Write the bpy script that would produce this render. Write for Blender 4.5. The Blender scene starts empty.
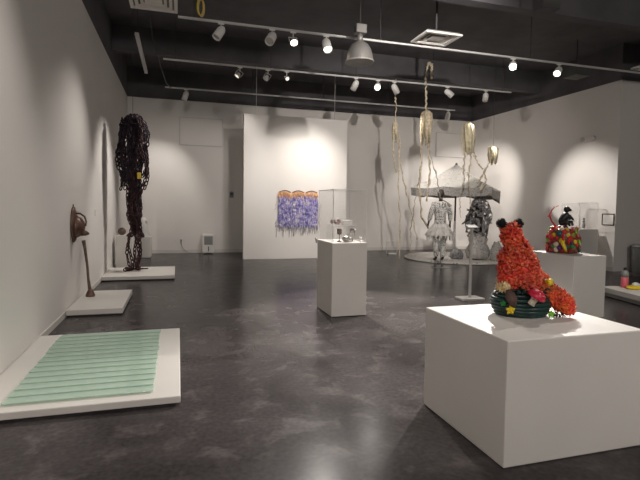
import bpy, math, random
from math import sin, cos, pi, radians
from mathutils import Vector, Matrix, Quaternion
random.seed(7)
C = bpy.context.scene.collection
sc = bpy.context.scene

# ------------------------------------------------------------------ materials
def mat(name, col, rough=.6, metal=0, var=.12, scale=6, bump=0, bscale=40, spec=.4, col2=None, emit=0, ecol=None):
    m = bpy.data.materials.new(name); m.use_nodes = True
    N = m.node_tree.nodes; L = m.node_tree.links
    b = N['Principled BSDF']
    b.inputs['Roughness'].default_value = rough; b.inputs['Metallic'].default_value = metal
    b.inputs['Specular IOR Level'].default_value = spec
    tc = N.new('ShaderNodeTexCoord')
    n = N.new('ShaderNodeTexNoise'); n.inputs['Scale'].default_value = scale; n.inputs['Detail'].default_value = 4
    L.new(tc.outputs['Object'], n.inputs['Vector'])
    r = N.new('ShaderNodeValToRGB')
    c2 = col2 or tuple(c*(1-var) for c in col)
    r.color_ramp.elements[0].position = .35; r.color_ramp.elements[1].position = .65
    r.color_ramp.elements[0].color = (*c2, 1); r.color_ramp.elements[1].color = (*col, 1)
    L.new(n.outputs['Fac'], r.inputs['Fac']); L.new(r.outputs['Color'], b.inputs['Base Color'])
    if bump:
        n2 = N.new('ShaderNodeTexNoise'); n2.inputs['Scale'].default_value = bscale
        L.new(tc.outputs['Object'], n2.inputs['Vector'])
        bp = N.new('ShaderNodeBump'); bp.inputs['Strength'].default_value = bump; bp.inputs['Distance'].default_value = .01
        L.new(n2.outputs['Fac'], bp.inputs['Height']); L.new(bp.outputs['Normal'], b.inputs['Normal'])
    if emit:
        b.inputs['Emission Color'].default_value = (*(ecol or col), 1); b.inputs['Emission Strength'].default_value = emit
    return m

def floor_mat():
    m = bpy.data.materials.new('polished_concrete'); m.use_nodes = True
    N = m.node_tree.nodes; L = m.node_tree.links; b = N['Principled BSDF']
    tc = N.new('ShaderNodeTexCoord')
    def noise(s, d, dist=0):
        n = N.new('ShaderNodeTexNoise'); n.inputs['Scale'].default_value = s; n.inputs['Detail'].default_value = d
        n.inputs['Distortion'].default_value = dist; L.new(tc.outputs['Object'], n.inputs['Vector']); return n
    a = noise(.9, 6, .6); c = noise(4.2, 9, .5); d = noise(30, 6, 0)
    ra = N.new('ShaderNodeValToRGB'); e = ra.color_ramp.elements
    e[0].position = .36; e[1].position = .66; e[0].color = (.036, .031, .032, 1); e[1].color = (.082, .072, .073, 1)
    L.new(a.outputs['Fac'], ra.inputs['Fac'])
    rb = N.new('ShaderNodeValToRGB'); e = rb.color_ramp.elements
    e[0].position = .53; e[1].position = .72; e[0].color = (0, 0, 0, 1); e[1].color = (1, 1, 1, 1)
    L.new(c.outputs['Fac'], rb.inputs['Fac'])
    mx = N.new('ShaderNodeMixRGB'); mx.blend_type = 'ADD'; mx.inputs[2].default_value = (.05, .044, .043, 1)
    L.new(rb.outputs['Color'], mx.inputs[0]); L.new(ra.outputs['Color'], mx.inputs[1])
    rd = N.new('ShaderNodeValToRGB'); e = rd.color_ramp.elements
    e[0].position = .35; e[1].position = .7; e[0].color = (.8, .8, .8, 1); e[1].color = (1.15, 1.15, 1.15, 1)
    L.new(d.outputs['Fac'], rd.inputs['Fac'])
    m2 = N.new('ShaderNodeMixRGB'); m2.blend_type = 'MULTIPLY'; m2.inputs[0].default_value = 1
    L.new(mx.outputs[0], m2.inputs[1]); L.new(rd.outputs['Color'], m2.inputs[2])
    L.new(m2.outputs[0], b.inputs['Base Color'])
    rr = N.new('ShaderNodeMapRange'); rr.inputs['To Min'].default_value = .17; rr.inputs['To Max'].default_value = .30
    L.new(c.outputs['Fac'], rr.inputs['Value']); L.new(rr.outputs['Result'], b.inputs['Roughness'])
    bp = N.new('ShaderNodeBump'); bp.inputs['Strength'].default_value = .05; bp.inputs['Distance'].default_value = .01
    L.new(c.outputs['Fac'], bp.inputs['Height'])
    b.inputs['Specular IOR Level'].default_value = .09
    return m

def acrylic(name, tint=(1, 1, 1), haze=.06, hazecol=(.9, .88, .86), fr=1.45):
    m = bpy.data.materials.new(name); m.use_nodes = True
    N = m.node_tree.nodes; L = m.node_tree.links
    for n in list(N): N.remove(n)
    o = N.new('ShaderNodeOutputMaterial'); t = N.new('ShaderNodeBsdfTransparent'); t.inputs[0].default_value = (*tint, 1)
    g = N.new('ShaderNodeBsdfGlossy'); g.inputs['Roughness'].default_value = .04
    d = N.new('ShaderNodeBsdfDiffuse')
    tc = N.new('ShaderNodeTexCoord'); n = N.new('ShaderNodeTexNoise'); n.inputs['Scale'].default_value = 9
    L.new(tc.outputs['Object'], n.inputs['Vector'])
    r = N.new('ShaderNodeValToRGB'); r.color_ramp.elements[0].color = (*[c*.92 for c in hazecol], 1); r.color_ramp.elements[1].color = (*hazecol, 1)
    L.new(n.outputs['Fac'], r.inputs['Fac']); L.new(r.outputs['Color'], d.inputs['Color'])
    a = N.new('ShaderNodeMixShader'); a.inputs[0].default_value = haze
    L.new(t.outputs[0], a.inputs[1]); L.new(d.outputs[0], a.inputs[2])
    lw = N.new('ShaderNodeLayerWeight'); lw.inputs['Blend'].default_value = .5
    pw = N.new('ShaderNodeMath'); pw.operation = 'POWER'; pw.inputs[1].default_value = 5; L.new(lw.outputs['Facing'], pw.inputs[0])
    f = N.new('ShaderNodeMath'); f.operation = 'MULTIPLY_ADD'; f.inputs[1].default_value = .5; f.inputs[2].default_value = .03; L.new(pw.outputs[0], f.inputs[0])
    s = N.new('ShaderNodeMixShader'); L.new(f.outputs[0], s.inputs[0]); L.new(a.outputs[0], s.inputs[1]); L.new(g.outputs[0], s.inputs[2])
    L.new(s.outputs[0], o.inputs['Surface'])
    return m

def print_mat(name, light, dark, scale=26, thr=.5, stretch=(1, 1, 1), rough=.8):
    """blotchy printed paper / fabric pattern"""
    m = bpy.data.materials.new(name); m.use_nodes = True
    N = m.node_tree.nodes; L = m.node_tree.links; b = N['Principled BSDF']; b.inputs['Roughness'].default_value = rough
    tc = N.new('ShaderNodeTexCoord'); mp = N.new('ShaderNodeMapping'); mp.inputs['Scale'].default_value = stretch
    L.new(tc.outputs['Object'], mp.inputs['Vector'])
    v = N.new('ShaderNodeTexVoronoi'); v.inputs['Scale'].default_value = scale; L.new(mp.outputs[0], v.inputs['Vector'])
    n = N.new('ShaderNodeTexNoise'); n.inputs['Scale'].default_value = scale*.5; n.inputs['Detail'].default_value = 5; L.new(mp.outputs[0], n.inputs['Vector'])
    ad = N.new('ShaderNodeMath'); ad.operation = 'ADD'; L.new(v.outputs['Distance'], ad.inputs[0]); L.new(n.outputs['Fac'], ad.inputs[1])
    r = N.new('ShaderNodeValToRGB'); e = r.color_ramp.elements
    e[0].position = thr*1.5; e[1].position = min(1, thr*1.5+.18); e[0].color = (*dark, 1); e[1].color = (*light, 1)
    sb = N.new('ShaderNodeMath'); sb.operation = 'MULTIPLY'; sb.inputs[1].default_value = 1.0
    L.new(ad.outputs[0], sb.inputs[0]); L.new(sb.outputs[0], r.inputs['Fac'])
    L.new(r.outputs['Color'], b.inputs['Base Color'])
    return m

M = {}
M['wall'] = mat('warm_white_paint', (.78, .745, .71), .75, var=.035, scale=.7, bump=.04, bscale=60)
M['wallR'] = M['wall']
M['base'] = mat('baseboard_paint', (.66, .63, .59), .5, var=.05)
M['black'] = mat('black_ceiling_paint', (.11, .105, .112), .8, var=.25, scale=2)
M['floor'] = floor_mat()
M['plinth'] = mat('plinth_white_paint', (.72, .69, .65), .5, var=.04, scale=2, bump=.03)
M['recess'] = mat('dark_plinth_base', (.05, .045, .045), .8)
M['greyside'] = mat('grey_plinth_base', (.3, .29, .28), .7)
M['acrylic'] = acrylic('clear_acrylic', haze=.05)
M['acryledge'] = mat('acrylic_edge', (.88, .87, .85), .2, var=.04)
M['green'] = acrylic('mint_green_glass', tint=(.88, .97, .91), haze=.5, hazecol=(.70, .85, .75), fr=1.35)
M['chain'] = mat('blackened_chain', (.040, .022, .032), .4, metal=.3, var=.5, scale=8, col2=(.012, .008, .014))
M['chainr'] = mat('rusted_chain', (.075, .03, .032), .5, metal=.2, var=.5, scale=8, col2=(.03, .012, .014))
M['yellow'] = mat('yellow_plastic', (.85, .62, .03), .35)
M['bronze'] = mat('brown_patinated_metal', (.20, .12, .09), .45, metal=.4, var=.45, scale=9, bump=.2)
M['wood'] = mat('weathered_brown_wood', (.17, .11, .08), .6, var=.45, scale=12, bump=.3)
M['lamp'] = mat('lamp_white_metal', (.80, .78, .75), .45, var=.05)
M['track'] = mat('track_grey_metal', (.60, .59, .58), .5, var=.05)
M['rod'] = mat('dark_rod_metal', (.06, .06, .06), .5)
M['lens'] = mat('lamp_glass_off', (.5, .48, .45), .2, var=.1)
M['glow'] = mat('lamp_glass_lit', (1, .93, .8), .3, emit=5, ecol=(1, .86, .66))
M['glowhot'] = mat('lamp_glass_bright', (1, .97, .9), .3, emit=14, ecol=(1, .93, .82))
M['glowdim'] = mat('lamp_glass_angled', (1, .95, .85), .3, emit=.6, ecol=(1, .88, .7))
M['dome'] = mat('dome_aluminium', (.22, .21, .20), .45, metal=.35, var=.1)
M['domein'] = mat('dome_rim_aluminium', (.32, .30, .28), .5, metal=.1, var=.1)
M['vent'] = mat('vent_cream_metal', (.84, .80, .76), .5, var=.04)
M['ventd'] = mat('vent_slot', (.2, .19, .18), .6)
M['white'] = mat('white_plastic', (.78, .76, .73), .4, var=.04)
M['grey'] = mat('grey_plastic', (.3, .3, .29), .5)
M['dgrey'] = mat('dark_grey_plastic', (.10, .10, .095), .5)
M['blk'] = mat('black_gloss', (.012, .012, .014), .35, bump=.4, bscale=60)
M['paper'] = mat('cream_twisted_paper', (.78, .68, .50), .8, col2=(.50, .41, .29), scale=18)
M['straw'] = mat('pale_straw', (.86, .80, .60), .8, col2=(.66, .56, .36), scale=14)
M['twig'] = mat('wrapped_cord', (.62, .54, .44), .8, col2=(.30, .24, .19), scale=25)
M['news'] = print_mat('newsprint_light', (.66, .64, .61), (.08, .08, .08), 36, .53)
M['newsm'] = print_mat('newsprint_grey', (.42, .40, .38), (.09, .085, .08), 40, .48)
M['newsc'] = print_mat('canopy_print', (.80, .77, .72), (.22, .21, .20), 30, .40)
M['lace'] = print_mat('dark_openwork', (.26, .25, .25), (.05, .05, .055), 30, .55)
M['ruffle'] = print_mat('pale_ruffle', (.78, .75, .71), (.38, .36, .34), 16, .30)
M['rug'] = print_mat('speckled_disc_print', (.68, .65, .61), (.2, .19, .18), 12, .42)
M['dark'] = mat('dark_mannequin', (.06, .05, .048), .5, var=.4)
M['steel'] = mat('brushed_steel', (.55, .54, .52), .35, metal=.3, var=.08)
M['silver'] = mat('tarnished_silver', (.45, .43, .40), .25, metal=.9, var=.3)
M['pinklace'] = mat('pale_pink_lace', (.55, .44, .42), .8, var=.35, scale=30)
M['hose'] = mat('dark_green_coil', (.012, .045, .04), .35, var=.4)
M['earblack'] = mat('black_fuzz', (.01, .01, .011), .9, bump=.8)
M['petal'] = [mat('petal_red', (.82, .07, .045), .55, var=.4), mat('petal_orange_red', (.90, .15, .05), .55, var=.3),
              mat('petal_coral', (.85, .20, .11), .55, var=.3), mat('petal_dark_red', (.42, .025, .025), .6, var=.3)]
M['tailp'] = [mat('tail_orange', (.78, .20, .04), .6, var=.4), mat('tail_rust', (.50, .07, .03), .6, var=.4)]
M['mushred'] = mat('mushroom_red', (.60, .02, .06), .35, var=.1)
M['mushwhite'] = mat('mushroom_cream', (.80, .72, .58), .6, var=.2, scale=20)
M['leafb'] = mat('bark_brown', (.12, .07, .055), .7, var=.4)
M['blossom'] = mat('pale_yellow_blossom', (.80, .68, .36), .7, col2=(.45, .22, .12), scale=30)
M['red'] = mat('red_plastic', (.55, .02, .03), .35)
M['pink'] = mat('pink_coating', (.72, .14, .17), .4)
M['candy'] = [mat('toy_'+n, c, .3, var=.15) for n, c in (
    ('red', (.60, .03, .03)), ('orange', (.75, .20, .03)), ('dark_red', (.30, .02, .03)), ('yellow', (.80, .55, .04)), ('green', (.03, .30, .07)),
    ('olive', (.30, .30, .06)), ('pink', (.70, .20, .22)), ('cream', (.72, .62, .45)), ('brown', (.20, .08, .04)), ('lime', (.25, .60, .05)),
    ('purple', (.12, .04, .20)), ('teal', (.02, .12, .14)))]

# ------------------------------------------------------------------ mesh builder
class MB:
    def __init__(s): s.v = []; s.f = []; s.mi = []; s.cur = 0; s.sm = []
    def add(s, vs, fs, smooth=False):
        o = len(s.v); s.v += [tuple(v) for v in vs]; s.f += [tuple(i+o for i in f) for f in fs]
        s.mi += [s.cur]*len(fs); s.sm += [smooth]*len(fs); return s
    def box(s, x0, y0, z0, x1, y1, z1, mtx=None):
        vs = [Vector(p) for p in ((x0,y0,z0),(x1,y0,z0),(x1,y1,z0),(x0,y1,z0),(x0,y0,z1),(x1,y0,z1),(x1,y1,z1),(x0,y1,z1))]
        if mtx: vs = [mtx @ v for v in vs]
        return s.add(vs, [(0,3,2,1),(4,5,6,7),(0,1,5,4),(1,2,6,5),(2,3,7,6),(3,0,4,7)])
    def cbox(s, x0, y0, z0, x1, y1, z1, b=.008):
        """box with small chamfers on all edges"""
        import bmesh
        bm = bmesh.new(); bmesh.ops.create_cube(bm, size=1)
        for v in bm.verts: v.co = Vector(((x0+x1)/2+v.co.x*(x1-x0), (y0+y1)/2+v.co.y*(y1-y0), (z0+z1)/2+v.co.z*(z1-z0)))
        bmesh.ops.bevel(bm, geom=list(bm.edges), offset=b, segments=2, affect='EDGES', profile=.5)
        bm.verts.index_update(); s.add([v.co.copy() for v in bm.verts], [[v.index for v in f.verts] for f in bm.faces]); bm.free(); return s
    def lathe(s, prof, n=24, c=(0,0,0), mtx=None, smooth=True, sx=1, sy=1, wob=None):
        vs = []
        for (r, z) in prof:
            for k in range(n):
                a = 2*pi*k/n; w = wob(a, z) if wob else 1
                v = Vector((r*cos(a)*sx*w, r*sin(a)*sy*w, z))
                v = (mtx @ v) if mtx else v
                vs.append(v+Vector(c))
        fs = []
        for i in range(len(prof)-1):
            for k in range(n):
                k2 = (k+1) % n; fs.append((i*n+k, i*n+k2, (i+1)*n+k2, (i+1)*n+k))
        s.add(vs, fs, smooth)
        o = len(s.v)-len(vs)
        if prof[0][0] > 1e-5: s.f.append(tuple(o+k for k in reversed(range(n)))); s.mi.append(s.cur); s.sm.append(False)
        if prof[-1][0] > 1e-5: s.f.append(tuple(o+(len(prof)-1)*n+k for k in range(n))); s.mi.append(s.cur); s.sm.append(False)
        return s
    def ball(s, c, r, n=12, m=8, sx=1, sy=1, sz=1, rot=None):
        prof = [(max(1e-6, sin(pi*i/m)), -cos(pi*i/m)) for i in range(m+1)]
        mt = Matrix.Diagonal((r*sx, r*sy, r*sz)).to_4x4()
        if rot: mt = rot.to_4x4() @ mt
        return s.lathe(prof, n, c, mt)
    def tube(s, pts, rad, n=8, closed=False, smooth=True):
        pts = [Vector(p) for p in pts]; m = len(pts)
        if not isinstance(rad, (list, tuple)): rad = [rad]*m
        vs = []; prev = None
        for i, p in enumerate(pts):
            if closed: t = pts[(i+1) % m]-pts[i-1]
            else: t = pts[min(i+1, m-1)]-pts[max(i-1, 0)]
            t.normalize()
            if prev is None:
                u = t.orthogonal().normalized()
            else:
                u = (prev - t*prev.dot(t)); u = u.normalized() if u.length > 1e-6 else t.orthogonal().normalized()
            prev = u; w = t.cross(u)
            for k in range(n):
                a = 2*pi*k/n; vs.append(p+(u*cos(a)+w*sin(a))*rad[i])
        fs = []
        for i in range(m if closed else m-1):
            j = (i+1) % m
            for k in range(n):
                k2 = (k+1) % n; fs.append((i*n+k, i*n+k2, j*n+k2, j*n+k))
        if not closed: fs.append(tuple(reversed(range(n)))); fs.append(tuple((m-1)*n+k for k in range(n)))
        return s.add(vs, fs, smooth)
    def ribbon(s, pts, w, side, th=.003):
        """thin strip of real thickness"""
        pts = [Vector(p) for p in pts]; side = Vector(side).normalized(); vs = []; m = len(pts)
        if not isinstance(w, (list, tuple)): w = [w]*m
        for i, p in enumerate(pts):
            t = (pts[min(i+1, m-1)]-pts[max(i-1, 0)]).normalized(); nrm = t.cross(side).normalized()*th/2
            for q in (side*w[i]/2+nrm, -side*w[i]/2+nrm, -side*w[i]/2-nrm, side*w[i]/2-nrm): vs.append(p+q)
        fs = []
        for i in range(m-1):
            for k in range(4): fs.append((i*4+k, i*4+(k+1) % 4, (i+1)*4+(k+1) % 4, (i+1)*4+k))
        fs.append((0,3,2,1)); o = (m-1)*4; fs.append((o,o+1,o+2,o+3))
        return s.add(vs, fs, True)
    def build(s, name, mats, parent=None):
        me = bpy.data.meshes.new(name); me.from_pydata(s.v, [], s.f)
        mats = mats if isinstance(mats, list) else [mats]
        for m in mats: me.materials.append(m)
        for p, i, sm in zip(me.polygons, s.mi, s.sm): p.material_index = min(i, len(mats)-1); p.use_smooth = sm
        me.update(); o = bpy.data.objects.new(name, me); C.objects.link(o)
        if parent: o.parent = parent
        return o

def tag(o, label=None, cat=None, group=None, kind=None):
    if label: o['label'] = label
    if cat: o['category'] = cat
    if group: o['group'] = group
    if kind: o['kind'] = kind
    return o
def empty(name, loc=(0,0,0), rz=0):
    o = bpy.data.objects.new(name, None); C.objects.link(o); o.location = loc; o.rotation_euler = (0,0,rz); o.empty_display_size = .1
    return o
def struct(name, mb, m): return tag(mb.build(name, m), kind='structure')
def copy_tree(o, parent=None):
    c = o.copy(); C.objects.link(c)
    if parent: c.parent = parent
    for ch in list(o.children): copy_tree(ch, c)
    return c
def skin(name, verts, edges, radii, m, parent=None, sub=2, root=0):
    me = bpy.data.meshes.new(name); me.from_pydata(verts, edges, []); me.materials.append(m)
    o = bpy.data.objects.new(name, me); C.objects.link(o)
    if parent: o.parent = parent
    sk = o.modifiers.new('Skin', 'SKIN'); sk.use_smooth_shade = True
    me.skin_vertices.new() if not me.skin_vertices else None
    for i, r in enumerate(radii):
        d = me.skin_vertices[0].data[i]; d.radius = r if isinstance(r, tuple) else (r, r); d.use_root = (i == root)
    ss = o.modifiers.new('Sub', 'SUBSURF'); ss.levels = sub; ss.render_levels = sub
    return o

# ------------------------------------------------------------------ room
XL, XR, YB, YC, HW, HC, XE, YF = -1.373, 9.822, 14.585, 8.713, 4.458, 5.3, 14.0, -5.0
T = .15
def wall(name, x0, y0, x1, y1, z0=0, z1=HW, m='wall'): return struct(name, MB().box(x0, y0, z0, x1, y1, z1), M[m])
struct('floor', MB().box(XL-T, YF-T, -.1, XE+T, YB+T, 0), M['floor'])
struct('ceiling', MB().box(XL-T, YF-T, HC, XE+T, YB+T, HC+.1), M['black'])
wall('wall_left', XL-T, YF, XL, YB)
wall('wall_back', XL-T, YB, XR+T, YB+T)
wall('wall_right', XR, YC+T, XR+T, YB)
wall('wall_right_return', XR, YC, XE, YC+T)
wall('wall_far_right', XE, YF, XE+T, YC+T)
wall('wall_front', XL-T, YF-T, XE+T, YF)
# black painted band above the white walls
wall('wall_left_upper', XL-T, YF, XL, YB, HW, HC, 'black')
wall('wall_back_upper', XL-T, YB, XR+T, YB+T, HW, HC, 'black')
wall('wall_right_upper', XR, YC+T, XR+T, YB, HW, HC, 'black')
wall('wall_return_upper', XR, YC, XE, YC+T, HW, HC, 'black')
wall('wall_far_right_upper', XE, YF, XE+T, YC+T, HW, HC, 'black')
wall('wall_front_upper', XL-T, YF-T, XE+T, YF, HW, HC, 'black')
struct('baseboard_left', MB().box(XL, YF, 0, XL+.012, YB, .07), M['base'])
struct('baseboard_back', MB().box(XL+.015, YB-.015, 0, XR, YB, .10), M['base'])
struct('baseboard_right', MB().box(XR-.015, YC, 0, XR, YB-.015, .10), M['base'])
struct('trim_1', MB().box(XL+.01, 6.75, 4.75, XE-.01, 6.95, HC-.002), M['black'])      # dark ceiling beams
struct('trim_2', MB().box(XL+.01, 11.3, 4.75, XR-.01, 11.5, HC-.002), M['black'])
# wall hung partition
PX0, PX1, PY, PH = 1.646, 4.513, 12.595, 3.826
part = struct('wall_partition', MB().cbox(PX0, PY, 0, PX1, PY+.16, PH, .006), M['wall'])
for cx in (1.98, 4.16):
    MB().tube([(cx, PY+.08, PH-.02), (cx, PY+.08, HC)], .008, 6).build('support_rod', M['track'], part)

# back wall panels, sockets
def flat_panel(name, x0, z0, x1, z1, label):
    o = empty(name, ((x0+x1)/2, YB, (z0+z1)/2)); tag(o, label, 'wall panel'); w, h = (x1-x0)/2, (z1-z0)/2
    MB().cbox(-w, -.045, -h, w, -.001, h, .005).build('board', M['wall'], o)
    e = MB(); q = .022; e.box(-w-q,-.03,-h-q,-w,-.001,h+q); e.box(w,-.03,-h-q,w+q,-.001,h+q); e.box(-w,-.03,-h-q,w,-.001,-h); e.box(-w,-.03,h,w,-.001,h+q); e.build('shadow_line_strip', M['track'], o); return o  # grey strips paint in the shadow lines around the board
flat_panel('access_panel', .053, 3.18, 1.257, 3.958, 'white painted rectangular panel high on the back wall, left of the partition')
flat_panel('access_panel', 8.45, 3.20, 9.50, 3.99, 'white painted rectangular panel high on the back wall above the umbrella')
tag(MB().cbox(.02, YB-.006, 1.29, .20, YB, 1.40, .002).build('wall_label', M['white']), 'small white text card on back wall between the chain and the white heater', 'label')
tag(MB().cbox(2.02, PY-.006, 1.29, 2.14, PY, 1.38, .002).build('wall_label', M['white']), 'small white text card on the partition, left of the purple hanging', 'label')
tag(MB().cbox(XL+.0, 8.95, 1.22, XL+.006, 9.07, 1.33, .002).build('wall_label', M['white']), 'small white text card on left wall beyond the brown hat form', 'label')
so = empty('power_socket', (.08, YB, .40)); tag(so, 'white wall socket with a cord trailing down, on the back wall', 'socket')
MB().cbox(-.04, -.012, -.06, .04, 0, .06, .004).build('cover_plate', M['white'], so)
MB().cbox(-.02, -.04, -.03, .02, -.012, .0, .004).build('plug', M['dgrey'], so)
MB().tube([(0,-.035,-.03),(.01,-.05,-.15),(.06,-.05,-.27),(.15,-.04,-.35),(.24,-.05,-.39)], .007, 6).build('cord', M['grey'], so)
wb = empty('wall_box', (1.60, YB, 2.25)); tag(wb, 'small dark device box on the back wall beside the partition edge', 'wall box')
wb.location = (PX0-.10, YB, 1.75)
MB().cbox(-.06, -.05, -.09, .06, 0, .09, .008).build('housing', M['grey'], wb)
MB().cbox(-.04, -.056, -.02, .04, -.05, .05, .002).build('face_panel', M['dgrey'], wb)

# white heater / dehumidifier on the back wall
dh = empty('air_purifier', (.845, 14.30, 0)); tag(dh, 'small white dehumidifier with grey grille standing at the back wall', 'appliance')
MB().cbox(-.175, -.12, .02, .175, .12, .58, .03).build('body', M['white'], dh)
g = MB()
for k in range(9): g.box(-.11, -.128, .28+k*.026, .11, -.119, .293+k*.026)
g.box(-.12, -.124, .27, .12, -.1195, .52); g.build('grille', M['grey'], dh)
MB().cbox(-.015, -.126, .08, .015, -.118, .22, .003).build('level_window', M['dgrey'], dh)
for a in (-.12, .12): MB().cbox(a-.03, -.1, 0, a+.03, .1, .025, .004).build('foot', M['grey'], dh)

# ------------------------------------------------------------------ plinths
def plinth(name, x0, y0, x1, y1, h, label, gap=.018, rec=.03, cat='plinth', top='plinth'):
    cx, cy = (x0+x1)/2, (y0+y1)/2
    t = empty(name, (cx, cy, 0)); tag(t, label, cat)
    w, d = (x1-x0)/2, (y1-y0)/2
    MB().cbox(-w, -d, gap, w, d, h, .007).build('box_body', M[top], t)
    MB().box(-w+rec, -d+rec, 0, w-rec, d-rec, gap+.002).build('recessed_base', M['recess'], t)
    return t
plinth('pedestal', 1.732, 2.172, 2.728, 3.075, .723, 'large white square pedestal in the foreground under the red fox sculpture', gap=.004)
plinth('pedestal', 1.912, 5.838, 2.400, 6.525, .970, 'tall white pedestal mid-room carrying the clear display case', gap=.004)
plinth('pedestal', 4.935, 4.960, 5.470, 5.770, .840, 'white pedestal behind the fox carrying the colourful toy pot', gap=.01)
plinth('pedestal', 9.08, 9.02, 9.66, 9.62, .985, 'white pedestal by the right wall under a clear case with two figurines', gap=.01)
plinth('pedestal', -1.08, 13.35, -.70, 13.85, .56, 'low white pedestal against the back wall behind the chain sculpture', gap=.01)
plinth('pedestal', -1.30, 11.15, -.97, 11.48, .74, 'narrow white pedestal at the left wall just behind the chain platform', gap=.01)
plinth('platform', XL+.017, 3.497, .015, 5.451, .0609+.012, 'low white platform on the floor under the pale green glass sheets', gap=.02)
plinth('platform', XL+.017, 6.589, -.692, 7.976, .0856+.006, 'low white platform at the left wall under the leaning brown leg', gap=.02)
plinth('platform', XL+.017, 9.463, -.065, 10.842, .0792+.006, 'low white platform at the left wall under the hanging chain sculpture', gap=.02)
S1, S2, S3 = .0729, .0916, .0852

# platform on the right
pr_ = empty('platform', (6.85, 6.32, 0), radians(-11)); tag(pr_, 'low white platform with grey base at right edge, holding bottle and yellow object', 'platform')
MB().cbox(0, -2.4, .075, 2.2, 0, .16, .006).build('top_slab', M['plinth'], pr_)
MB().box(.02, -2.38, .015, 2.18, -.02, .076).build('base_frame', M['greyside'], pr_)
MB().box(.08, -2.3, 0, 2.1, -.08, .016).build('recessed_base', M['recess'], pr_)

# things on the low pedestals in the back left corner
o = empty('pale_sculpture', (-.89, 13.6, .56)); tag(o, 'small pale lumpy sculpture lit on the low pedestal behind the chain', 'sculpture')
b = MB(); b.lathe([(.10,0),(.13,.05),(.11,.16),(.13,.26),(.07,.36),(.09,.44),(.02,.52)], 16, wob=lambda a, z: 1+.18*sin(3*a+z*20)); b.build('body', M['white'], o)
MB().ball((.05, -.02, .42), .05, rot=None).build('knob', M['white'], o)
o = empty('dark_disc', (-1.19, 11.3, .74)); tag(o, 'small dark round disc standing on narrow pedestal beside the left wall', 'sculpture')
MB().lathe([(.001,-.02),(.08,-.018),(.085,0),(.08,.018),(.001,.02)], 24, (0,0,.085), Matrix.Rotation(pi/2, 4, 'X')).build('disc', M['bronze'], o)
MB().lathe([(.001,-.026),(.035,-.024),(.035,.024),(.001,.026)], 16, (0,0,.085), Matrix.Rotation(pi/2, 4, 'X')).build('centre_boss', M['dgrey'], o)

# ------------------------------------------------------------------ green glass sheets
NG = 14; y0 = 3.60; step = .128
for i in range(NG):
    d = .150; L_ = .965
    r0 = random.uniform(-.006, .006)
    f = MB()
    tilt = math.atan2(.0115, d)
    m4 = Matrix.Rotation(-tilt, 4, 'X')
    f.cbox(-L_/2, 0, 0, L_/2, d, .007, .002)
    o = f.build('glass_sheet', M['green'])
    o.rotation_euler = (-tilt, 0, r0)
    o.location = (-.655+random.uniform(-.006,.006)+i*.001-.002*i, y0+i*step, S1+.0125)
    pos = ['nearest the camera', 'second from the front', 'third from the front', 'fourth from the front', 'fifth from the front', 'sixth from the front', 'seventh from the front',
           'seventh from the back', 'sixth from the back', 'fifth from the back', 'fourth from the back', 'third from the back', 'second from the back', 'farthest from the camera'][i]
    tag(o, 'pale green glass sheet in the overlapping row on the low platform, '+pos, 'glass sheet', 'overlapping green glass sheets')

# ------------------------------------------------------------------ chain sculpture
cs = empty('chain_sculpture', (-.86, 10.22, S3)); tag(cs, 'tall hanging sculpture of dark knotted chains, touching the low platform', 'sculpture')
def link(mb, p, t, roll, L=.052, W=.026, r=.0115):
    t = Vector(t).normalized(); u = t.orthogonal().normalized(); u = Quaternion(t, roll) @ u
    pts = []
    for k in range(10):
        a = 2*pi*k/10; pts.append(Vector(p)+t*cos(a)*L+u*sin(a)*W)
    mb.tube(pts, r, 5, closed=True)
def prof(z):
    K = [(0,.17),(.06,.12),(.35,.13),(.7,.17),(.85,.23),(1.05,.25),(1.4,.19),(1.75,.22),(2.0,.27),(2.5,.29),(2.8,.27),(3.0,.19),(3.1,.08)]
    for (a, ra), (b_, rb) in zip(K, K[1:]):
        if a <= z <= b_: return ra+(rb-ra)*(z-a)/(b_-a)
    return K[-1][1] if z > 1 else K[0][1]
ends = [0.0]*6+[.62+.15*random.random() for _ in range(10)]+[.8+.6*random.random() for _ in range(22)]+[1.55+.5*random.random() for _ in range(31)]
for si, ze in enumerate(ends):
    a0 = random.uniform(0, 2*pi) if si > 5 else si*2*pi/5
    fr = random.uniform(.15, .55) if ze < 1.4 else random.uniform(.55, 1.0)
    z = 3.08-.1*random.random(); mb = MB(); ph = random.random()*6; k = 0
    last = None
    while z > ze:
        a = a0+.5*sin(z*1.3+ph); rr = prof(z)*(fr if z > .75 else max(fr, .75))
        p = Vector((rr*cos(a)+.035*sin(7*z+ph), rr*sin(a)*.9+.03*cos(6*z+ph), max(z, .07)))
        t = Vector((0,0,-1)) if last is None else (p-last)
        if last is None or t.length > .01:
            link(mb, p, t if t.length > 0 else (0,0,-1), (pi/2 if k % 2 else 0)+random.uniform(-.5,.5))
        last = p; z -= .078; k += 1
    if ze == 0.0:
        for q in range(2+si % 2):
            link(mb, (last.x+.07*q*cos(a0), last.y+.05*q*sin(a0), .045), (cos(a0), sin(a0), 0), pi/2+q*.4, r=.012)
    mb.build('chain_strand', M['chainr'] if (ze < .7 or si % 6 == 0) else M['chain'], cs)
b = MB()
for k in range(40):
    a = random.uniform(0, 6.28); e = random.uniform(.1, 1.3)
    link(b, (.21*cos(a)*cos(e), .21*sin(a)*cos(e), 2.83+.25*sin(e)), (random.uniform(-1,1), random.uniform(-1,1), random.uniform(-1,1)), random.random()*3)
b.build('knotted_crown', M['chain'], cs)
b = MB(); b.cbox(-.035, -.012, -.06, .035, .012, .06, .008); y_ = b.build('yellow_tag', M['yellow'], cs); y_.location = (.13, -.27, 1.90)
MB().tube([(0,0,3.0),(0,0,HC-S3)], .004, 5).build('suspension_wire', M['rod'], cs)

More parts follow.
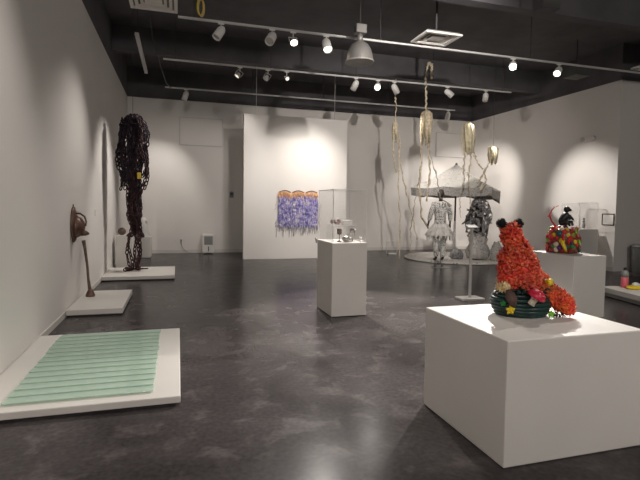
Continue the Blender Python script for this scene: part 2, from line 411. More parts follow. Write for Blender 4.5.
# ------------------------------------------------------------------ brown hat form on left wall and leaning leg
h = empty('brimmed_metal_form', (XL, 7.14, 1.15)); tag(h, 'brown metal hat-like form with loop handle mounted on the left wall', 'wall sculpture')
RX = Matrix.Rotation(pi/2, 4, 'Y')
MB().lathe([(.001,.0),(.24,.004),(.255,.015),(.24,.03),(.14,.05),(.13,.06)], 32, (0,0,0), RX, sx=.98, sy=.62).build('brim', M['bronze'], h)
MB().lathe([(.16,.035),(.15,.07),(.125,.11),(.08,.145),(.001,.16)], 24, (0,-.01,-.03), RX, sx=.95, sy=.8).build('crown', M['bronze'], h)
MB().tube([(.04,-.02,.15),(.10,-.03,.15),(.155,-.04,.11),(.175,-.04,.04),(.165,-.03,-.02)], .012, 8).build('loop_handle', M['bronze'], h)
MB().lathe([(.045,0),(.035,.05),(.012,.09)], 12, (.12,-.02,-.11), Matrix.Rotation(radians(100), 4, 'Y')).build('spout', M['bronze'], h)
MB().tube([(.01,0,.22),(.012,0,.275)], .008, 6).build('hanging_hook', M['rod'], h)
lg = empty('leaning_leg', (-1.22, 7.50, S2)); tag(lg, 'brown carved leg with hoof foot leaning against left wall on its platform', 'sculpture')
MB().tube([(0,.01,.03),(-.012,.01,.12),(-.03,.03,.25),(-.045,.07,.40),(-.07,.12,.55),(-.095,.16,.70),(-.115,.18,.80)], [.038,.024,.018,.018,.019,.021,.027], 12).build('shaft', M['wood'], lg)
MB().lathe([(.052,0),(.056,.02),(.042,.07),(.024,.11)], 14, (0,0,0), sx=1.15, sy=.9).build('hoof', M['bronze'], lg)

# ------------------------------------------------------------------ display case on mid pedestal
def case(name, x0, y0, x1, y1, z0, z1, label, th=.007):
    t = empty(name, ((x0+x1)/2, (y0+y1)/2, z0)); tag(t, label, 'display case')
    w, d, hh = (x1-x0)/2, (y1-y0)/2, z1-z0
    for (a, b_, c, e) in ((-w,-d,w,-d+th), (-w,d-th,w,d), (-w,-d+th,-w+th,d-th), (w-th,-d+th,w,d-th)):
        MB().box(a, b_, 0, c, e, hh-th).build('side_panel', M['acrylic'], t)
    MB().box(-w, -d, hh-th, w, d, hh).build('top_panel', M['acrylic'], t)
    e = MB(); q = .0035
    for sx in (-1, 1):
        for sy in (-1, 1): e.box(sx*w-q, sy*d-q, 0, sx*w+q, sy*d+q, hh+q)
        e.box(sx*w-q, -d, hh-q, sx*w+q, d, hh+q)
    for sy in (-1, 1): e.box(-w, sy*d-q, hh-q, w, sy*d+q, hh+q)
    e.build('polished_edges', M['acryledge'], t)
    return t
case('display_case', 1.925, 5.850, 2.390, 6.510, .970, 1.665, 'tall clear acrylic display case on the mid-room pedestal')
case('display_case', 9.10, 9.04, 9.64, 9.60, .985, 1.61, 'clear acrylic case with two figurines by the right wall')
# inner shelf and objects
sh = empty('acrylic_shelf', (2.17, 6.26, .970)); tag(sh, 'clear acrylic riser shelf inside the mid-room display case', 'shelf')
MB().box(-.17, -.13, .215, .17, .13, .223).build('shelf_top', M['acrylic'], sh)
for a in (-.165, .165): MB().box(a-.004, -.13, 0, a+.004, .13, .215).build('side_support', M['acrylic'], sh)
MB().box(-.17, -.134, .213, .17, -.130, .225).build('front_edge', M['acryledge'], sh)
o = empty('lace_bundle', (2.075, 6.22, 1.193)); tag(o, 'crumpled pale pink lace bundle on the shelf inside the mid-room case', 'bundle')
b = MB()
for k in range(14): b.ball((random.uniform(-.06,.06), random.uniform(-.04,.04), random.uniform(.025,.07)), random.uniform(.02,.032), 8, 6, sz=.8)
b.build('folds', M['pinklace'], o)
MB().tube([(-.06,0,.02),(-.02,-.04,.03),(.04,-.035,.025),(.07,0,.03)], .006, 6).build('tie', M['leafb'], o)
o = empty('white_box', (2.245, 6.22, 1.193)); tag(o, 'small white lidded box on the shelf inside the mid-room case', 'box')
MB().cbox(-.065, -.04, 0, .065, .04, .045, .004).build('body', M['white'], o)
MB().cbox(-.07, -.045, .045, .07, .045, .062, .004).build('lid', M['white'], o)
def goblet(x, y, lab, m):
    o = empty('goblet', (x, y, .970)); tag(o, lab, 'goblet', 'small goblets in the mid-room case')
    MB().lathe([(.03,.098),(.034,.13),(.036,.175),(.033,.175),(.030,.13),(.001,.105)], 16).build('bowl', m, o)
    MB().lathe([(.032,0),(.03,.008),(.006,.015),(.005,.09),(.014,.1)], 14).build('stem', m, o)
goblet(2.09, 6.08, 'small dark metal goblet in the mid-room case, the left one', M['bronze'])
goblet(2.285, 6.10, 'small grey metal goblet in the mid-room case, the right one', M['silver'])
o = empty('silver_bowl', (2.16, 5.98, .970)); tag(o, 'round silver lidded bowl on the floor of the mid-room case', 'bowl')
MB().lathe([(.025,0),(.045,.008),(.062,.03),(.064,.045),(.058,.05)], 20).build('bowl', M['silver'], o)
MB().lathe([(.064,.047),(.062,.058),(.035,.078),(.01,.084)], 20).build('lid', M['silver'], o)
MB().ball((0,0,.09), .010, 8, 6).build('knob', M['silver'], o)
o = empty('white_shell', (2.345, 5.95, .970)); tag(o, 'tiny white round object at right corner inside the mid-room case', 'ornament')
MB().ball((0,0,.05), .022, 12, 8).build('ball', M['white'], o); MB().lathe([(.02,0),(.016,.01),(.008,.03)], 12).build('stand', M['acryledge'], o)
o = empty('corner_clip', (1.882, 6.45, .955)); tag(o, 'small grey metal latch at the left back corner of the case pedestal', 'latch')
MB().cbox(-.012, -.03, -.03, .008, .03, .03, .004).build('plate', M['steel'], o)
MB().tube([(-.012,0,.0),(-.03,-.02,.03),(-.02,-.03,.05)], .007, 6).build('lever', M['steel'], o)
# figurines in the right case
def figurine(x, y, z, m, lab, s=1):
    o = empty('figurine', (x, y, z)); tag(o, lab, 'figurine', 'figurines in the right wall case')
    MB().lathe([(.045*s,0),(.045*s,.012),(.02*s,.02)], 16).build('foot_base', M['white'], o)
    MB().lathe([(.035*s,.018*s),(.045*s,.08*s),(.03*s,.15*s),(.042*s,.19*s),(.014*s,.225*s)], 14, wob=lambda a, z: 1+.12*sin(2*a)).build('torso', m, o)
    MB().ball((0,0,.245*s), .03*s, 12, 8, sz=1.15).build('head', m, o)
figurine(9.30, 9.25, .985, M['ruffle'], 'pale figurine inside the right wall case, the left one')
figurine(9.50, 9.30, .985, M['lace'], 'darker figurine inside the right wall case, the right one', .95)

# ------------------------------------------------------------------ purple fringe hanging on the partition
def fringe_mat():
    m = bpy.data.materials.new('purple_fringe'); m.use_nodes = True
    N = m.node_tree.nodes; L = m.node_tree.links; b = N['Principled BSDF']; b.inputs['Roughness'].default_value = .9
    tc = N.new('ShaderNodeTexCoord'); n = N.new('ShaderNodeTexNoise'); n.inputs['Scale'].default_value = 11; n.inputs['Detail'].default_value = 6
    L.new(tc.outputs['Object'], n.inputs['Vector'])
    r = N.new('ShaderNodeValToRGB'); e = r.color_ramp.elements
    e[0].position = .34; e[0].color = (.16, .15, .40, 1); e[1].position = .66; e[1].color = (.74, .69, .78, 1)
    k = r.color_ramp.elements.new(.45); k.color = (.34, .31, .66, 1); k = r.color_ramp.elements.new(.55); k.color = (.52, .46, .68, 1)
    L.new(n.outputs['Fac'], r.inputs['Fac'])
    s = N.new('ShaderNodeSeparateXYZ'); L.new(tc.outputs['Object'], s.inputs[0])
    n2 = N.new('ShaderNodeTexNoise'); n2.inputs['Scale'].default_value = 9; L.new(tc.outputs['Object'], n2.inputs['Vector'])
    ad = N.new('ShaderNodeMath'); ad.operation = 'MULTIPLY_ADD'; ad.inputs[1].default_value = .35; L.new(n2.outputs['Fac'], ad.inputs[0]); L.new(s.outputs['Z'], ad.inputs[2])
    hi = N.new('ShaderNodeMapRange'); hi.inputs['From Min'].default_value = -.02; hi.inputs['From Max'].default_value = .10
    L.new(ad.outputs[0], hi.inputs['Value'])
    mx = N.new('ShaderNodeMixRGB'); mx.inputs[2].default_value = (.72, .40, .20, 1)
    L.new(hi.outputs['Result'], mx.inputs[0]); L.new(r.outputs['Color'], mx.inputs[1])
    L.new(mx.outputs[0], b.inputs['Base Color'])
    return m
M['fringe'] = fringe_mat(); M['fringe_pale'] = mat('pale_fringe_tips', (.62, .58, .66), .9, var=.25, scale=20)
M['scallop'] = mat('brown_scallop', (.22, .10, .05), .8, var=.3)
wh = empty('fringe_hanging', (3.125, PY, 1.80)); tag(wh, 'purple and blue fringed textile in three panels with orange scalloped tops on partition', 'wall hanging')
for k in range(3):
    cx = (k-1)*.372
    b = MB()
    for row in range(11):
        for j in range(15):
            x = cx-.165+.33*j/14+random.uniform(-.012,.012); z = -.02-row*.078+random.uniform(-.02,.02)
            z0_ = z+(.035 if row == 0 else 0)*cos((x-cx)/.17*1.3)
            ln = random.uniform(.12,.20); o_ = -.012-.022*(1-row/14)
            dx = random.uniform(-.03,.03)
            b.ribbon([(x,o_,z0_), (x+dx*.4,o_-.022,z0_-ln*.4), (x+dx,o_-.018,z0_-ln)], [.02,.024,.008], (1,0,0), .004)
    p = b.build('panel', M['fringe'], wh)
    MB().cbox(cx-.17, -.010, -.90, cx+.17, 0, .0, .003).build('backing_cloth', M['fringe'], p)
    b = MB()
    for j in range(16):
        x = cx-.18+.36*j/15; b.ribbon([(x,-.012,-.72), (x+random.uniform(-.03,.03),-.035,-.92), (x+random.uniform(-.05,.05),-.02,-1.0-random.random()*.22)], [.018,.015,.004], (1,0,0), .003)
    b.build('lower_fringe', M['fringe_pale'], p)
    b = MB()
    b.tube([(cx-.16+.32*j/12, -.03, .0+.05*sin(pi*j/12)) for j in range(13)], .013, 6); b.build('scalloped_top', M['scallop'], p)
b = MB()
for k in range(26):
    sd = random.choice((-1, 1)); z = random.uniform(-.85,-.15)
    b.tube([(sd*.54,-.015,z), (sd*(.58+random.random()*.03),-.03,z-.03), (sd*(.60+random.random()*.06),-.012,z-.12)], .0035, 4)
b.build('stray_threads', M['fringe_pale'], wh)

# ------------------------------------------------------------------ round platform, umbrella and figures
DC = (7.60, 11.83); DZ = .05
rd = empty('round_platform', (*DC, 0)); tag(rd, 'low round speckled white disc platform under the umbrella and two figures', 'platform')
MB().lathe([(1.44,0),(1.47,.01),(1.47,.04),(1.45,DZ),(.001,DZ)], 64).build('disc', M['rug'], rd)
um = empty('paper_umbrella', (7.56, 11.9, DZ)); tag(um, 'large patio umbrella covered in grey printed paper standing on round platform', 'umbrella')
MB().tube([(0,0,1.0),(0,0,2.62)], .026, 10).build('upper_pole', M['dgrey'], um)
MB().tube([(0,0,.02),(0,0,1.02)], .034, 10).build('lower_pole', M['steel'], um)
MB().lathe([(.16,0),(.16,.03),(.06,.05),(.05,.12)], 20).build('pole_base', M['steel'], um)
A0 = radians(-16.6); NS = 6; RU = 1.27
def rim(k, z=1.92, r=RU):
    a = A0+2*pi*k/NS; s = 1.0
    return Vector((cos(a)*r, sin(a)*r, z-(.07 if k % NS == 0 else 0)))
APX = Vector((0, 0, 2.64))
b = MB()
for k in range(NS):
    A, B = rim(k, 1.96), rim(k+1, 1.96); n = 6
    g_ = []
    for i in range(n+1):
        for j in range(n+1):
            t = i/n; u = j/n; E = A.lerp(B, u); E = E*(1-.05*sin(pi*u)); p = APX.lerp(E, t); p.z -= .05*sin(pi*t)+.03*sin(pi*u)*t
            g_.append(p)
    fs = [(i*(n+1)+j, (i+1)*(n+1)+j, (i+1)*(n+1)+j+1, i*(n+1)+j+1) for i in range(n) for j in range(n)]
    b.add(g_, fs)
o = b.build('canopy', M['newsc'], um); sm = o.modifiers.new('S', 'SOLIDIFY'); sm.thickness = .012
b = MB()
for k in range(NS):
    A, B = rim(k, 1.96), rim(k+1, 1.96); n = 6; vs = []
    for j in range(n+1):
        u = j/n; E = A.lerp(B, u); E = E*(1-.05*sin(pi*u)); E.z = A.lerp(B, u).z-.03*sin(pi*u)-.008
        dr = .20+.04*random.random()+(.12 if (j == 0 and k == 0) or (j == n and k == 5) else 0)
        F = E.copy(); F.z -= dr; F.x *= .985; F.y *= .985; vs += [E, F]
    b.add(vs, [(2*j, 2*j+2, 2*j+3, 2*j+1) for j in range(n)])
o = b.build('valance', M['newsm'], um); sm = o.modifiers.new('S', 'SOLIDIFY'); sm.thickness = .01
for k in range(NS):
    e_ = rim(k, 1.93, RU*.97)
    MB().tube([APX-Vector((0,0,.06)), (APX-Vector((0,0,.06))).lerp(e_, .5)-Vector((0,0,.03)), e_], .010, 6).build('rib', M['dgrey'], um)
MB().lathe([(.03,2.58),(.035,2.64),(.012,2.67)], 12).build('finial', M['dgrey'], um)

def head_mesh(m, parent, loc, rz=0, s=1):
    b = MB()
    b.ball((0,0,0), .1*s, 18, 14, sx=.82, sy=.98, sz=1.22)
    b.ball((0,-.098*s,-.015*s), .017*s, 8, 6, sy=1.2, sz=1.5)          # nose
    for sx in (-1, 1):
        b.ball((sx*.083*s, .01*s, -.005*s), .022*s, 8, 6, sx=.4, sz=1.4)
        b.ball((sx*.032*s, -.085*s, .018*s), .014*s, 8, 6)
    b.ball((0,-.088*s,-.058*s), .022*s, 8, 6, sy=.5, sz=.4)
    b.lathe([(.052*s,-.2*s),(.048*s,-.12*s),(.05*s,-.05*s)], 12, (0,.012*s,0))
    o = b.build('head', m, parent); o.location = loc; o.rotation_euler.z = rz; return o

# figure 1 : standing mannequin in printed suit with pale ruffle
f1 = empty('mannequin', (6.55, 11.0, DZ), radians(170)); tag(f1, 'standing mannequin in printed newspaper jacket and pale ruffle, left under the umbrella', 'mannequin')
V = [(0,0,.98),(0,0,1.15),(0,.01,1.38),(0,.01,1.55),(-.17,.01,1.50),(.17,.01,1.50),(-.25,.03,1.25),(.25,.03,1.25),(-.29,-.05,1.02),(.29,-.05,1.02),
     (-.09,0,.93),(.09,0,.93),(-.10,-.02,.50),(.10,-.02,.50),(-.09,.02,.08),(.09,.02,.08),(-.10,-.11,.03),(.10,-.11,.03)]
E_ = [(0,1),(1,2),(2,3),(2,4),(2,5),(4,6),(5,7),(6,8),(7,9),(0,10),(0,11),(10,12),(11,13),(12,14),(13,15),(14,16),(15,17)]
Rr = [.12,.11,.13,.055,.06,.06,.045,.045,.028,.028,.085,.085,.055,.055,.038,.038,.03,.03]
base = len(V)
for sx, hi in ((-1, 8), (1, 9)):          # hands with five fingers
    V.append((sx*.30,-.08,.94)); E_.append((hi, base)); Rr.append((.034,.02)); pb = base; base += 1
    for k in range(4):
        yy = -.11+.022*k
        V.append((sx*.305,yy,.885)); E_.append((pb, base)); Rr.append(.010); V.append((sx*.29,yy,.835+.008*abs(k-1.5))); E_.append((base, base+1)); Rr.append(.009); base += 2
    V.append((sx*.275,-.115,.91)); E_.append((pb, base)); Rr.append(.011); base += 1
skin('body', V, E_, Rr, M['dark'], f1, 1)
head_mesh(M['dark'], f1, (0, 0, 1.76))
skin('jacket', [(0,0,.84),(0,0,1.0),(0,0,1.18),(0,.01,1.40),(0,.01,1.53),(-.18,.01,1.48),(.18,.01,1.48),(-.26,.03,1.25),(.26,.03,1.25),(-.29,-.04,1.04),(.29,-.04,1.04)],
     [(0,1),(1,2),(2,3),(3,4),(3,5),(3,6),(5,7),(6,8),(7,9),(8,10)], [(.20,.15),(.17,.13),(.15,.12),(.17,.13),(.07,.07),.085,.085,.07,.07,.055,.055], M['news'], f1)
for sx in (-1, 1):
    skin('trouser_leg', [(sx*.09,0,.95),(sx*.10,-.02,.52),(sx*.09,.02,.10)], [(0,1),(1,2)], [.11,.085,.07], M['news'], f1)
b = MB()
def ruf(a, z): return 1+.13*sin(7*a+z*6)+.05*sin(13*a)
b.lathe([(.17,.98),(.20,.92),(.27,.80),(.34,.68),(.33,.67),(.25,.79),(.165,.93)], 56, wob=ruf, sy=.8); b.build('ruffle', M['ruffle'], f1)
b = MB()
for k in range(18):
    a = 2*pi*k/18+random.uniform(-.1,.1); b.ribbon([(.2*cos(a),.17*sin(a),.9),(.34*cos(a),.28*sin(a),.76),(.36*cos(a),.3*sin(a),.62-.1*random.random())], [.05,.07,.02], (-sin(a),cos(a),0), .006)
b.build('paper_tassels', M['ruffle'], f1)

# figure 2 : dark openwork cape over pale printed skirt
f2 = empty('mannequin', (7.82, 11.15, DZ), radians(200)); tag(f2, 'mannequin in dark openwork cape over a printed skirt, right under the umbrella', 'mannequin')
V = [(0,0,.95),(0,0,1.15),(0,.01,1.38),(0,.01,1.55),(-.16,.01,1.50),(.16,.01,1.50),(-.27,-.06,1.28),(.27,-.03,1.28),(-.22,-.22,1.16),(.30,-.15,1.06),
     (-.09,0,.9),(.09,0,.9),(-.10,-.02,.5),(.10,-.02,.5),(-.09,.02,.08),(.09,.02,.08),(-.10,-.11,.03),(.10,-.11,.03)]
Rr2 = Rr[:18]
base = len(V); E2 = E_[:17]
for sx, hi in ((-1, 8), (1, 9)):
    hx, hy, hz = V[hi]
    V.append((hx,hy-.06,hz-.04)); E2.append((hi, base)); Rr2.append((.034,.02)); pb = base; base += 1
    for k in range(4):
        V.append((hx-.03+.02*k,hy-.12,hz-.07)); E2.append((pb, base)); Rr2.append(.010); V.append((hx-.03+.02*k,hy-.15,hz-.11)); E2.append((base, base+1)); Rr2.append(.009); base += 2
    V.append((hx+.045*sx*-1,hy-.09,hz-.02)); E2.append((pb, base)); Rr2.append(.011); base += 1
skin('body', V, E2, Rr2, M['dark'], f2, 1)
head_mesh(M['lace'], f2, (0, 0, 1.76))
b = MB(); n = 30; prof2 = [(.10,1.66),(.20,1.57),(.28,1.42),(.34,1.26),(.35,1.10),(.34,.92),(.31,.76),(.22,.58)]
P2 = []
for i in range(21):
    t = i/20*(len(prof2)-1); k = min(int(t), len(prof2)-2); u = t-k
    P2.append((prof2[k][0]+(prof2[k+1][0]-prof2[k][0])*u, prof2[k][1]+(prof2[k+1][1]-prof2[k][1])*u))
vs = []; fs = []
for i, (r, z) in enumerate(P2):
    for k in range(n):
        a = 2*pi*k/n; w = 1+.18*sin(3*a+z*5)+.08*sin(7*a-z*9)
        vs.append((r*w*cos(a), r*w*sin(a)*.75, z+.05*sin(3*a+1)*(i/20)))
for i in range(len(P2)-1):
    for k in range(n):
        if i > 1 and random.random() < .36: continue
        if i > 15 and random.random() < (i-15)*.12: continue
        fs.append((i*n+k, i*n+(k+1) % n, (i+1)*n+(k+1) % n, (i+1)*n+k))
b.add(vs, fs); o = b.build('openwork_cape', M['lace'], f2); sm = o.modifiers.new('S', 'SOLIDIFY'); sm.thickness = .014
for k in range(26):                        # ragged leaves along the shoulders
    sd = 1 if k % 3 else -1; a = random.uniform(-.9,.9)+(0 if sd > 0 else pi); z = random.uniform(.95,1.5); r = .22+.14*(1.5-z)
    p = Vector((r*cos(a), r*sin(a)*.75, z)); q = p+Vector((cos(a)*.13, sin(a)*.1, random.uniform(-.03,.12)))
    MB().ribbon([p, p.lerp(q,.5)+Vector((0,0,.02)), q], [.05,.07,.02], (-sin(a),cos(a),.5), .006).build('cape_leaf', M['lace'], f2)
MB().lathe([(.10,.74),(.19,.68),(.24,.56),(.21,.44),(.27,.34),(.31,.2),(.28,.05),(.26,.04),(.09,.7)], 40, wob=lambda a, z: 1+.07*sin(8*a+z*5)).build('printed_skirt', M['newsm'], f2)
MB().lathe([(.07,1.80),(.12,1.82),(.11,1.88),(.03,1.93)], 14, wob=lambda a, z: 1+.15*sin(5*a)).build('headpiece', M['lace'], f2)
# bundles at the feet
def bundle(x, y, r, hgt, m, lab, ears=False):
    o = empty('cloth_bundle', (x, y, DZ)); tag(o, lab, 'bundle')
    MB().lathe([(r*.8,0),(r,.06),(r*.95,hgt*.5),(r*.6,hgt*.8),(r*.45,hgt*.9),(.01,hgt)], 24, wob=lambda a, z: 1+.12*sin(4*a+z*9)+.06*sin(9*a)).build('folded_body', m, o)
    if ears:
        for sx in (-1, 1): MB().lathe([(.05,0),(.03,.06),(.004,.10)], 8, (sx*r*.35,0,hgt*.86)).build('pointed_tip', m, o)
    else: MB().tube([(r*.9*cos(a*.5),r*.9*sin(a*.5),hgt*.4) for a in range(12)], .02, 6).build('tie', m, o)
bundle(7.36, 11.45, .19, .28, M['lace'], 'dark crumpled bundle on the round platform between the two mannequins')
bundle(8.12, 10.76, .17, .50, M['newsm'], 'rounded grey printed bundle with two pointed tips, right of caped mannequin', True)

# ------------------------------------------------------------------ hanging streamers
def streamer(top, zt, zb, label, strands, tuft, mk='paper', seed=1):
    rn = random.Random(seed)
    o = empty('hanging_streamer', (top[0], top[1], zt)); tag(o, label, 'hanging streamer')
    MB().tube([(0,0,-.02),(0,0,HC-zt)], .003, 5).build('suspension_wire', M['rod'], o)
    b = MB()
    for k in range(tuft[2]):
        a = rn.uniform(0,6.28); r = tuft[0]*rn.uniform(.3,1); l = tuft[1]*rn.uniform(.6,1)
        b.ribbon([(0,0,0), (r*.8*cos(a), r*.8*sin(a), -l*.12), (r*cos(a+.3), r*sin(a+.3), -l*.5), (r*.8*cos(a+.5), r*.8*sin(a+.5), -l)], [.03,.07,.06,.03], (-sin(a),cos(a),.2), .004)
    b.build('paper_tuft', M['straw'] if mk == 'straw' else M['paper'], o)
    for (pts, rad) in strands:
        P = []; n = 30
        for i in range(n+1):
            t = i/n*(len(pts)-1); k = min(int(t), len(pts)-2); u = t-k
            p = Vector(pts[k]).lerp(Vector(pts[k+1]), u)-Vector((top[0],top[1],zt))
            P.append(p+Vector((.013*sin(i*1.7+3*rn.random()), .013*cos(i*1.9), 0))*(0 if i == 0 else 1))
        mb = MB(); rr = [rad*(.35+1.0*rn.random()) for i in range(n+1)]; rr = [q*1.3 for q in rr]
        mb.tube(P, rr, 6); mb.build('twisted_strand', M['twig'] if rad < .012 else M[mk if mk == 'paper' else 'paper'], o)
streamer((5.08,10.74), 3.55, 0, 'thin twisted paper streamer, leftmost of the hanging ones, with two long tails',
    [([(5.08,10.74,4.55),(5.06,10.74,4.2),(5.1,10.74,3.9),(5.09,10.74,3.5)],.013),
     ([(5.08,10.74,3.55),(5.16,10.6,3.0),(5.13,10.6,2.2),(5.2,10.6,1.2),(5.22,10.6,.15)],.014), ([(5.1,10.74,3.5),(5.25,10.7,2.4),(5.55,10.8,1.5),(5.85,10.9,.62)],.012),
     ([(5.08,10.74,3.5),(5.02,10.7,2.9),(5.12,10.7,2.3)],.016)], (.08,.55,12), seed=3)
streamer((5.86,10.6), 3.85, 0, 'cream paper streamer hanging second from left with a thick twisted tuft',
    [([(5.86,10.6,4.95),(5.80,10.6,4.6),(5.83,10.6,4.2),(5.84,10.6,3.8)],.018), ([(5.86,10.6,4.95),(5.92,10.6,4.98),(5.97,10.6,4.9),(5.96,10.6,4.6)],.028),
     ([(5.80,10.6,3.8),(5.72,10.6,3.2),(5.74,10.6,2.5),(5.72,10.6,1.8),(5.85,10.7,1.2),(6.1,10.85,.95)],.020),
     ([(5.88,10.6,3.8),(5.95,10.6,3.3),(5.93,10.6,2.8),(6.02,10.65,2.3),(5.98,10.7,1.6)],.020),
     ([(5.74,10.6,2.4),(5.60,10.6,1.6),(5.55,10.7,.9),(5.62,10.8,.3)],.010), ([(5.93,10.6,2.9),(6.25,10.7,2.2),(6.35,10.7,1.7),(6.75,10.8,1.5)],.011)], (.17,.95,44), seed=5)
streamer((7.05,10.6), 3.62, 0, 'pale straw streamer hanging above the umbrella apex, third from left',
    [([(7.05,10.6,3.6),(7.0,10.6,3.0),(6.95,10.6,2.5),(6.98,10.6,2.0)],.016), ([(7.08,10.6,3.4),(7.15,10.6,2.8),(7.1,10.6,2.3),(7.12,10.6,1.9)],.015),
     ([(7.1,10.6,3.3),(7.2,10.6,2.9),(7.35,10.6,2.6),(7.5,10.6,2.45)],.016), ([(7.0,10.6,2.2),(6.85,10.6,1.7),(6.9,10.6,1.2)],.009), ([(7.12,10.6,2.0),(7.25,10.7,1.5),(7.5,10.8,1.35)],.009)], (.18,.85,40), 'straw', seed=7)
streamer((7.80,10.6), 3.05, 0, 'short pale straw streamer hanging farthest right over the umbrella edge',
    [([(7.78,10.6,3.0),(7.72,10.6,2.65),(7.55,10.6,2.4),(7.62,10.6,2.15),(7.45,10.6,1.9)],.020), ([(7.62,10.6,2.5),(7.45,10.6,2.2),(7.35,10.6,2.1)],.016)], (.18,.5,36), 'straw', seed=9)

# ------------------------------------------------------------------ stands
st = empty('label_stand', (4.45, 6.52, 0)); tag(st, 'grey metal label stand with square base in front of caped mannequin', 'stand')
MB().cbox(-.19, -.13, 0, .19, .13, .03, .004).build('base_plate', M['steel'], st)
MB().cbox(-.017, -.017, .03, .017, .017, 1.14, .003).build('pole', M['steel'], st)
pl = MB().cbox(-.09, -.055, -.006, .09, .055, .006, .002).build('top_plate', M['grey'], st); pl.location = (0,0,1.16); pl.rotation_euler = (radians(20),0,0)
st = empty('label_stand', (6.05, 10.10, 0)); tag(st, 'short dark label stand in front of the newspaper-jacket mannequin', 'stand')
MB().cbox(-.19, -.1, 0, .19, .1, .012, .003).build('base_plate', M['grey'], st)
MB().tube([(0,0,.01),(0,0,.62)], .010, 8).build('pole', M['grey'], st)
pl = MB().cbox(-.09, -.06, -.005, .09, .06, .005, .002).build('top_plate', M['grey'], st); pl.location = (0,0,.625); pl.rotation_euler = (radians(25),0,0)
st = empty('acrylic_stand', (6.30, 13.35, 0)); tag(st, 'small clear acrylic stand on the floor near the back wall', 'stand')
MB().box(-.18, -.005, .03, .18, .005, .40).build('front_sheet', M['acrylic'], st)
e = MB()
for (a, b_, c, d) in ((-.18,.395,.18,.405), (-.18,.03,-.172,.4), (.172,.03,.18,.4)): e.box(a,-.007,b_,c,.007,d)
e.build('edges', M['acryledge'], st)
MB().cbox(-.12, -.09, 0, .12, .09, .03, .004).build('foot', M['white'], st)

# ------------------------------------------------------------------ right wall: framed picture, emergency light; bin
fr = empty('framed_picture', (XR, 8.90, 1.225)); tag(fr, 'small dark framed picture on the right wall beside the figurine case', 'picture')
e = MB(); w, hh = .165, .135
e.box(-.025,-w,-hh,0,-w+.015,hh); e.box(-.025,w-.015,-hh,0,w,hh); e.box(-.025,-w,-hh,0,w,-hh+.015); e.box(-.025,-w,hh-.015,0,w,hh); e.build('frame', M['leafb'], fr)
MB().box(-.012,-w+.01,-hh+.01,-.001,w-.01,hh-.01).build('picture_sheet', M['white'], fr)
em = empty('emergency_light', (XR, 9.50, 3.20)); tag(em, 'white emergency light with two round lamps high on right wall', 'emergency light')
MB().cbox(-.07,-.13,-.06,0,.13,.06,.012).build('housing', M['vent'], em)
for s_ in (-1, 1):
    q = MB().lathe([(.03,0),(.05,.02),(.055,.06),(.05,.065),(.001,.06)], 16, (-.06, s_*.17, .02), Matrix.Rotation(radians(-115), 4, 'Y')).build('lamp_head', M['steel'], em)
bn = empty('waste_bin', (10.32, 8.38, 0)); tag(bn, 'dark grey cylindrical bin by the wall at the right edge', 'bin')
MB().lathe([(.20,0),(.22,.02),(.235,.55),(.24,.60)], 28).build('body', M['dgrey'], bn)
MB().lathe([(.243,.58),(.245,.62),(.20,.66),(.001,.67)], 28).build('lid', M['dgrey'], bn)

# bottle and yellow object
bo = empty('thermos_bottle', (7.16, 6.12, .16)); tag(bo, 'grey and pink bottle with black cap standing on the right platform', 'bottle')
MB().lathe([(.052,0),(.055,.006),(.055,.17)], 24).build('pink_sleeve', M['pink'], bo)
MB().lathe([(.055,.17),(.055,.235),(.048,.262),(.028,.275),(.025,.29)], 24).build('grey_body', M['grey'], bo)
MB().lathe([(.024,.285),(.026,.295),(.022,.33),(.012,.335)], 20).build('cap', M['blk'], bo)
yo = empty('yellow_toy', (7.25, 5.94, .16)); tag(yo, 'flat yellow plastic object with white knob on the right platform', 'toy')
MB().lathe([(.13,0),(.15,.02),(.14,.045),(.08,.06)], 24, sx=1.4, sy=.8, wob=lambda a, z: 1+.1*cos(2*a+1)).build('body', M['yellow'], yo)
MB().lathe([(.06,.055),(.055,.09),(.02,.11)], 16, (-.06,0,0)).build('white_knob', M['white'], yo)
MB().ball((.12,-.05,.06), .03, 10, 8).build('red_button', M['red'], yo)

# ------------------------------------------------------------------ fox sculpture
ZT = .723
fx = empty('fox_sculpture', (2.255, 2.715, ZT)); tag(fx, 'red petal-covered fox sculpture seated on a dark green coil, foreground pedestal', 'sculpture')
U = Vector((.958, -.285, 0)); W = Vector((.285, .958, 0))
def F(u, w, z): return U*u+W*w+Vector((0,0,z))
# coil base
b = MB()
for k in range(7):
    R = .140+.042*math.sin(pi*(k+.8)/7.2); z = .020+k*.0245
    b.tube([F(R*cos(a)*1.04, R*sin(a)*.84, z+.004*sin(2*a+k)) for a in [2*pi*i/36 for i in range(36)]], .0155, 8, closed=True)
b.build('coiled_hose', M['hose'], fx)
MB().lathe([(.12,.004),(.155,.06),(.155,.11),(.11,.165),(.001,.175)], 24, sy=.85).build('inner_fill', M['hose'], fx)
body = [(.00,.0,.20,.115),(.03,.0,.25,.105),(.01,.0,.31,.10),(-.01,.0,.37,.093),(-.035,0,.43,.080),(-.06,-.01,.49,.065),(-.085,-.015,.545,.056),(-.085,-.03,.575,.048),
        (-.075,.0,.25,.07),(-.085,.0,.33,.06),(-.09,.0,.40,.055),(.06,.02,.28,.055),(.045,.04,.38,.033),(.055,.045,.42,.025),(.01,.0,.22,.115),(.08,.02,.20,.07)]
tail = [(.08,-.01,.20,.07),(.13,-.03,.175,.066),(.18,-.04,.15,.066),(.225,-.05,.125,.064),(.26,-.06,.098,.058),(.285,-.065,.070,.045)]
b = MB()
for (u, w, z, r) in body: b.ball(F(u, w, z), r*.92, 12, 9)
b.build('body', M['petal'][0], fx)
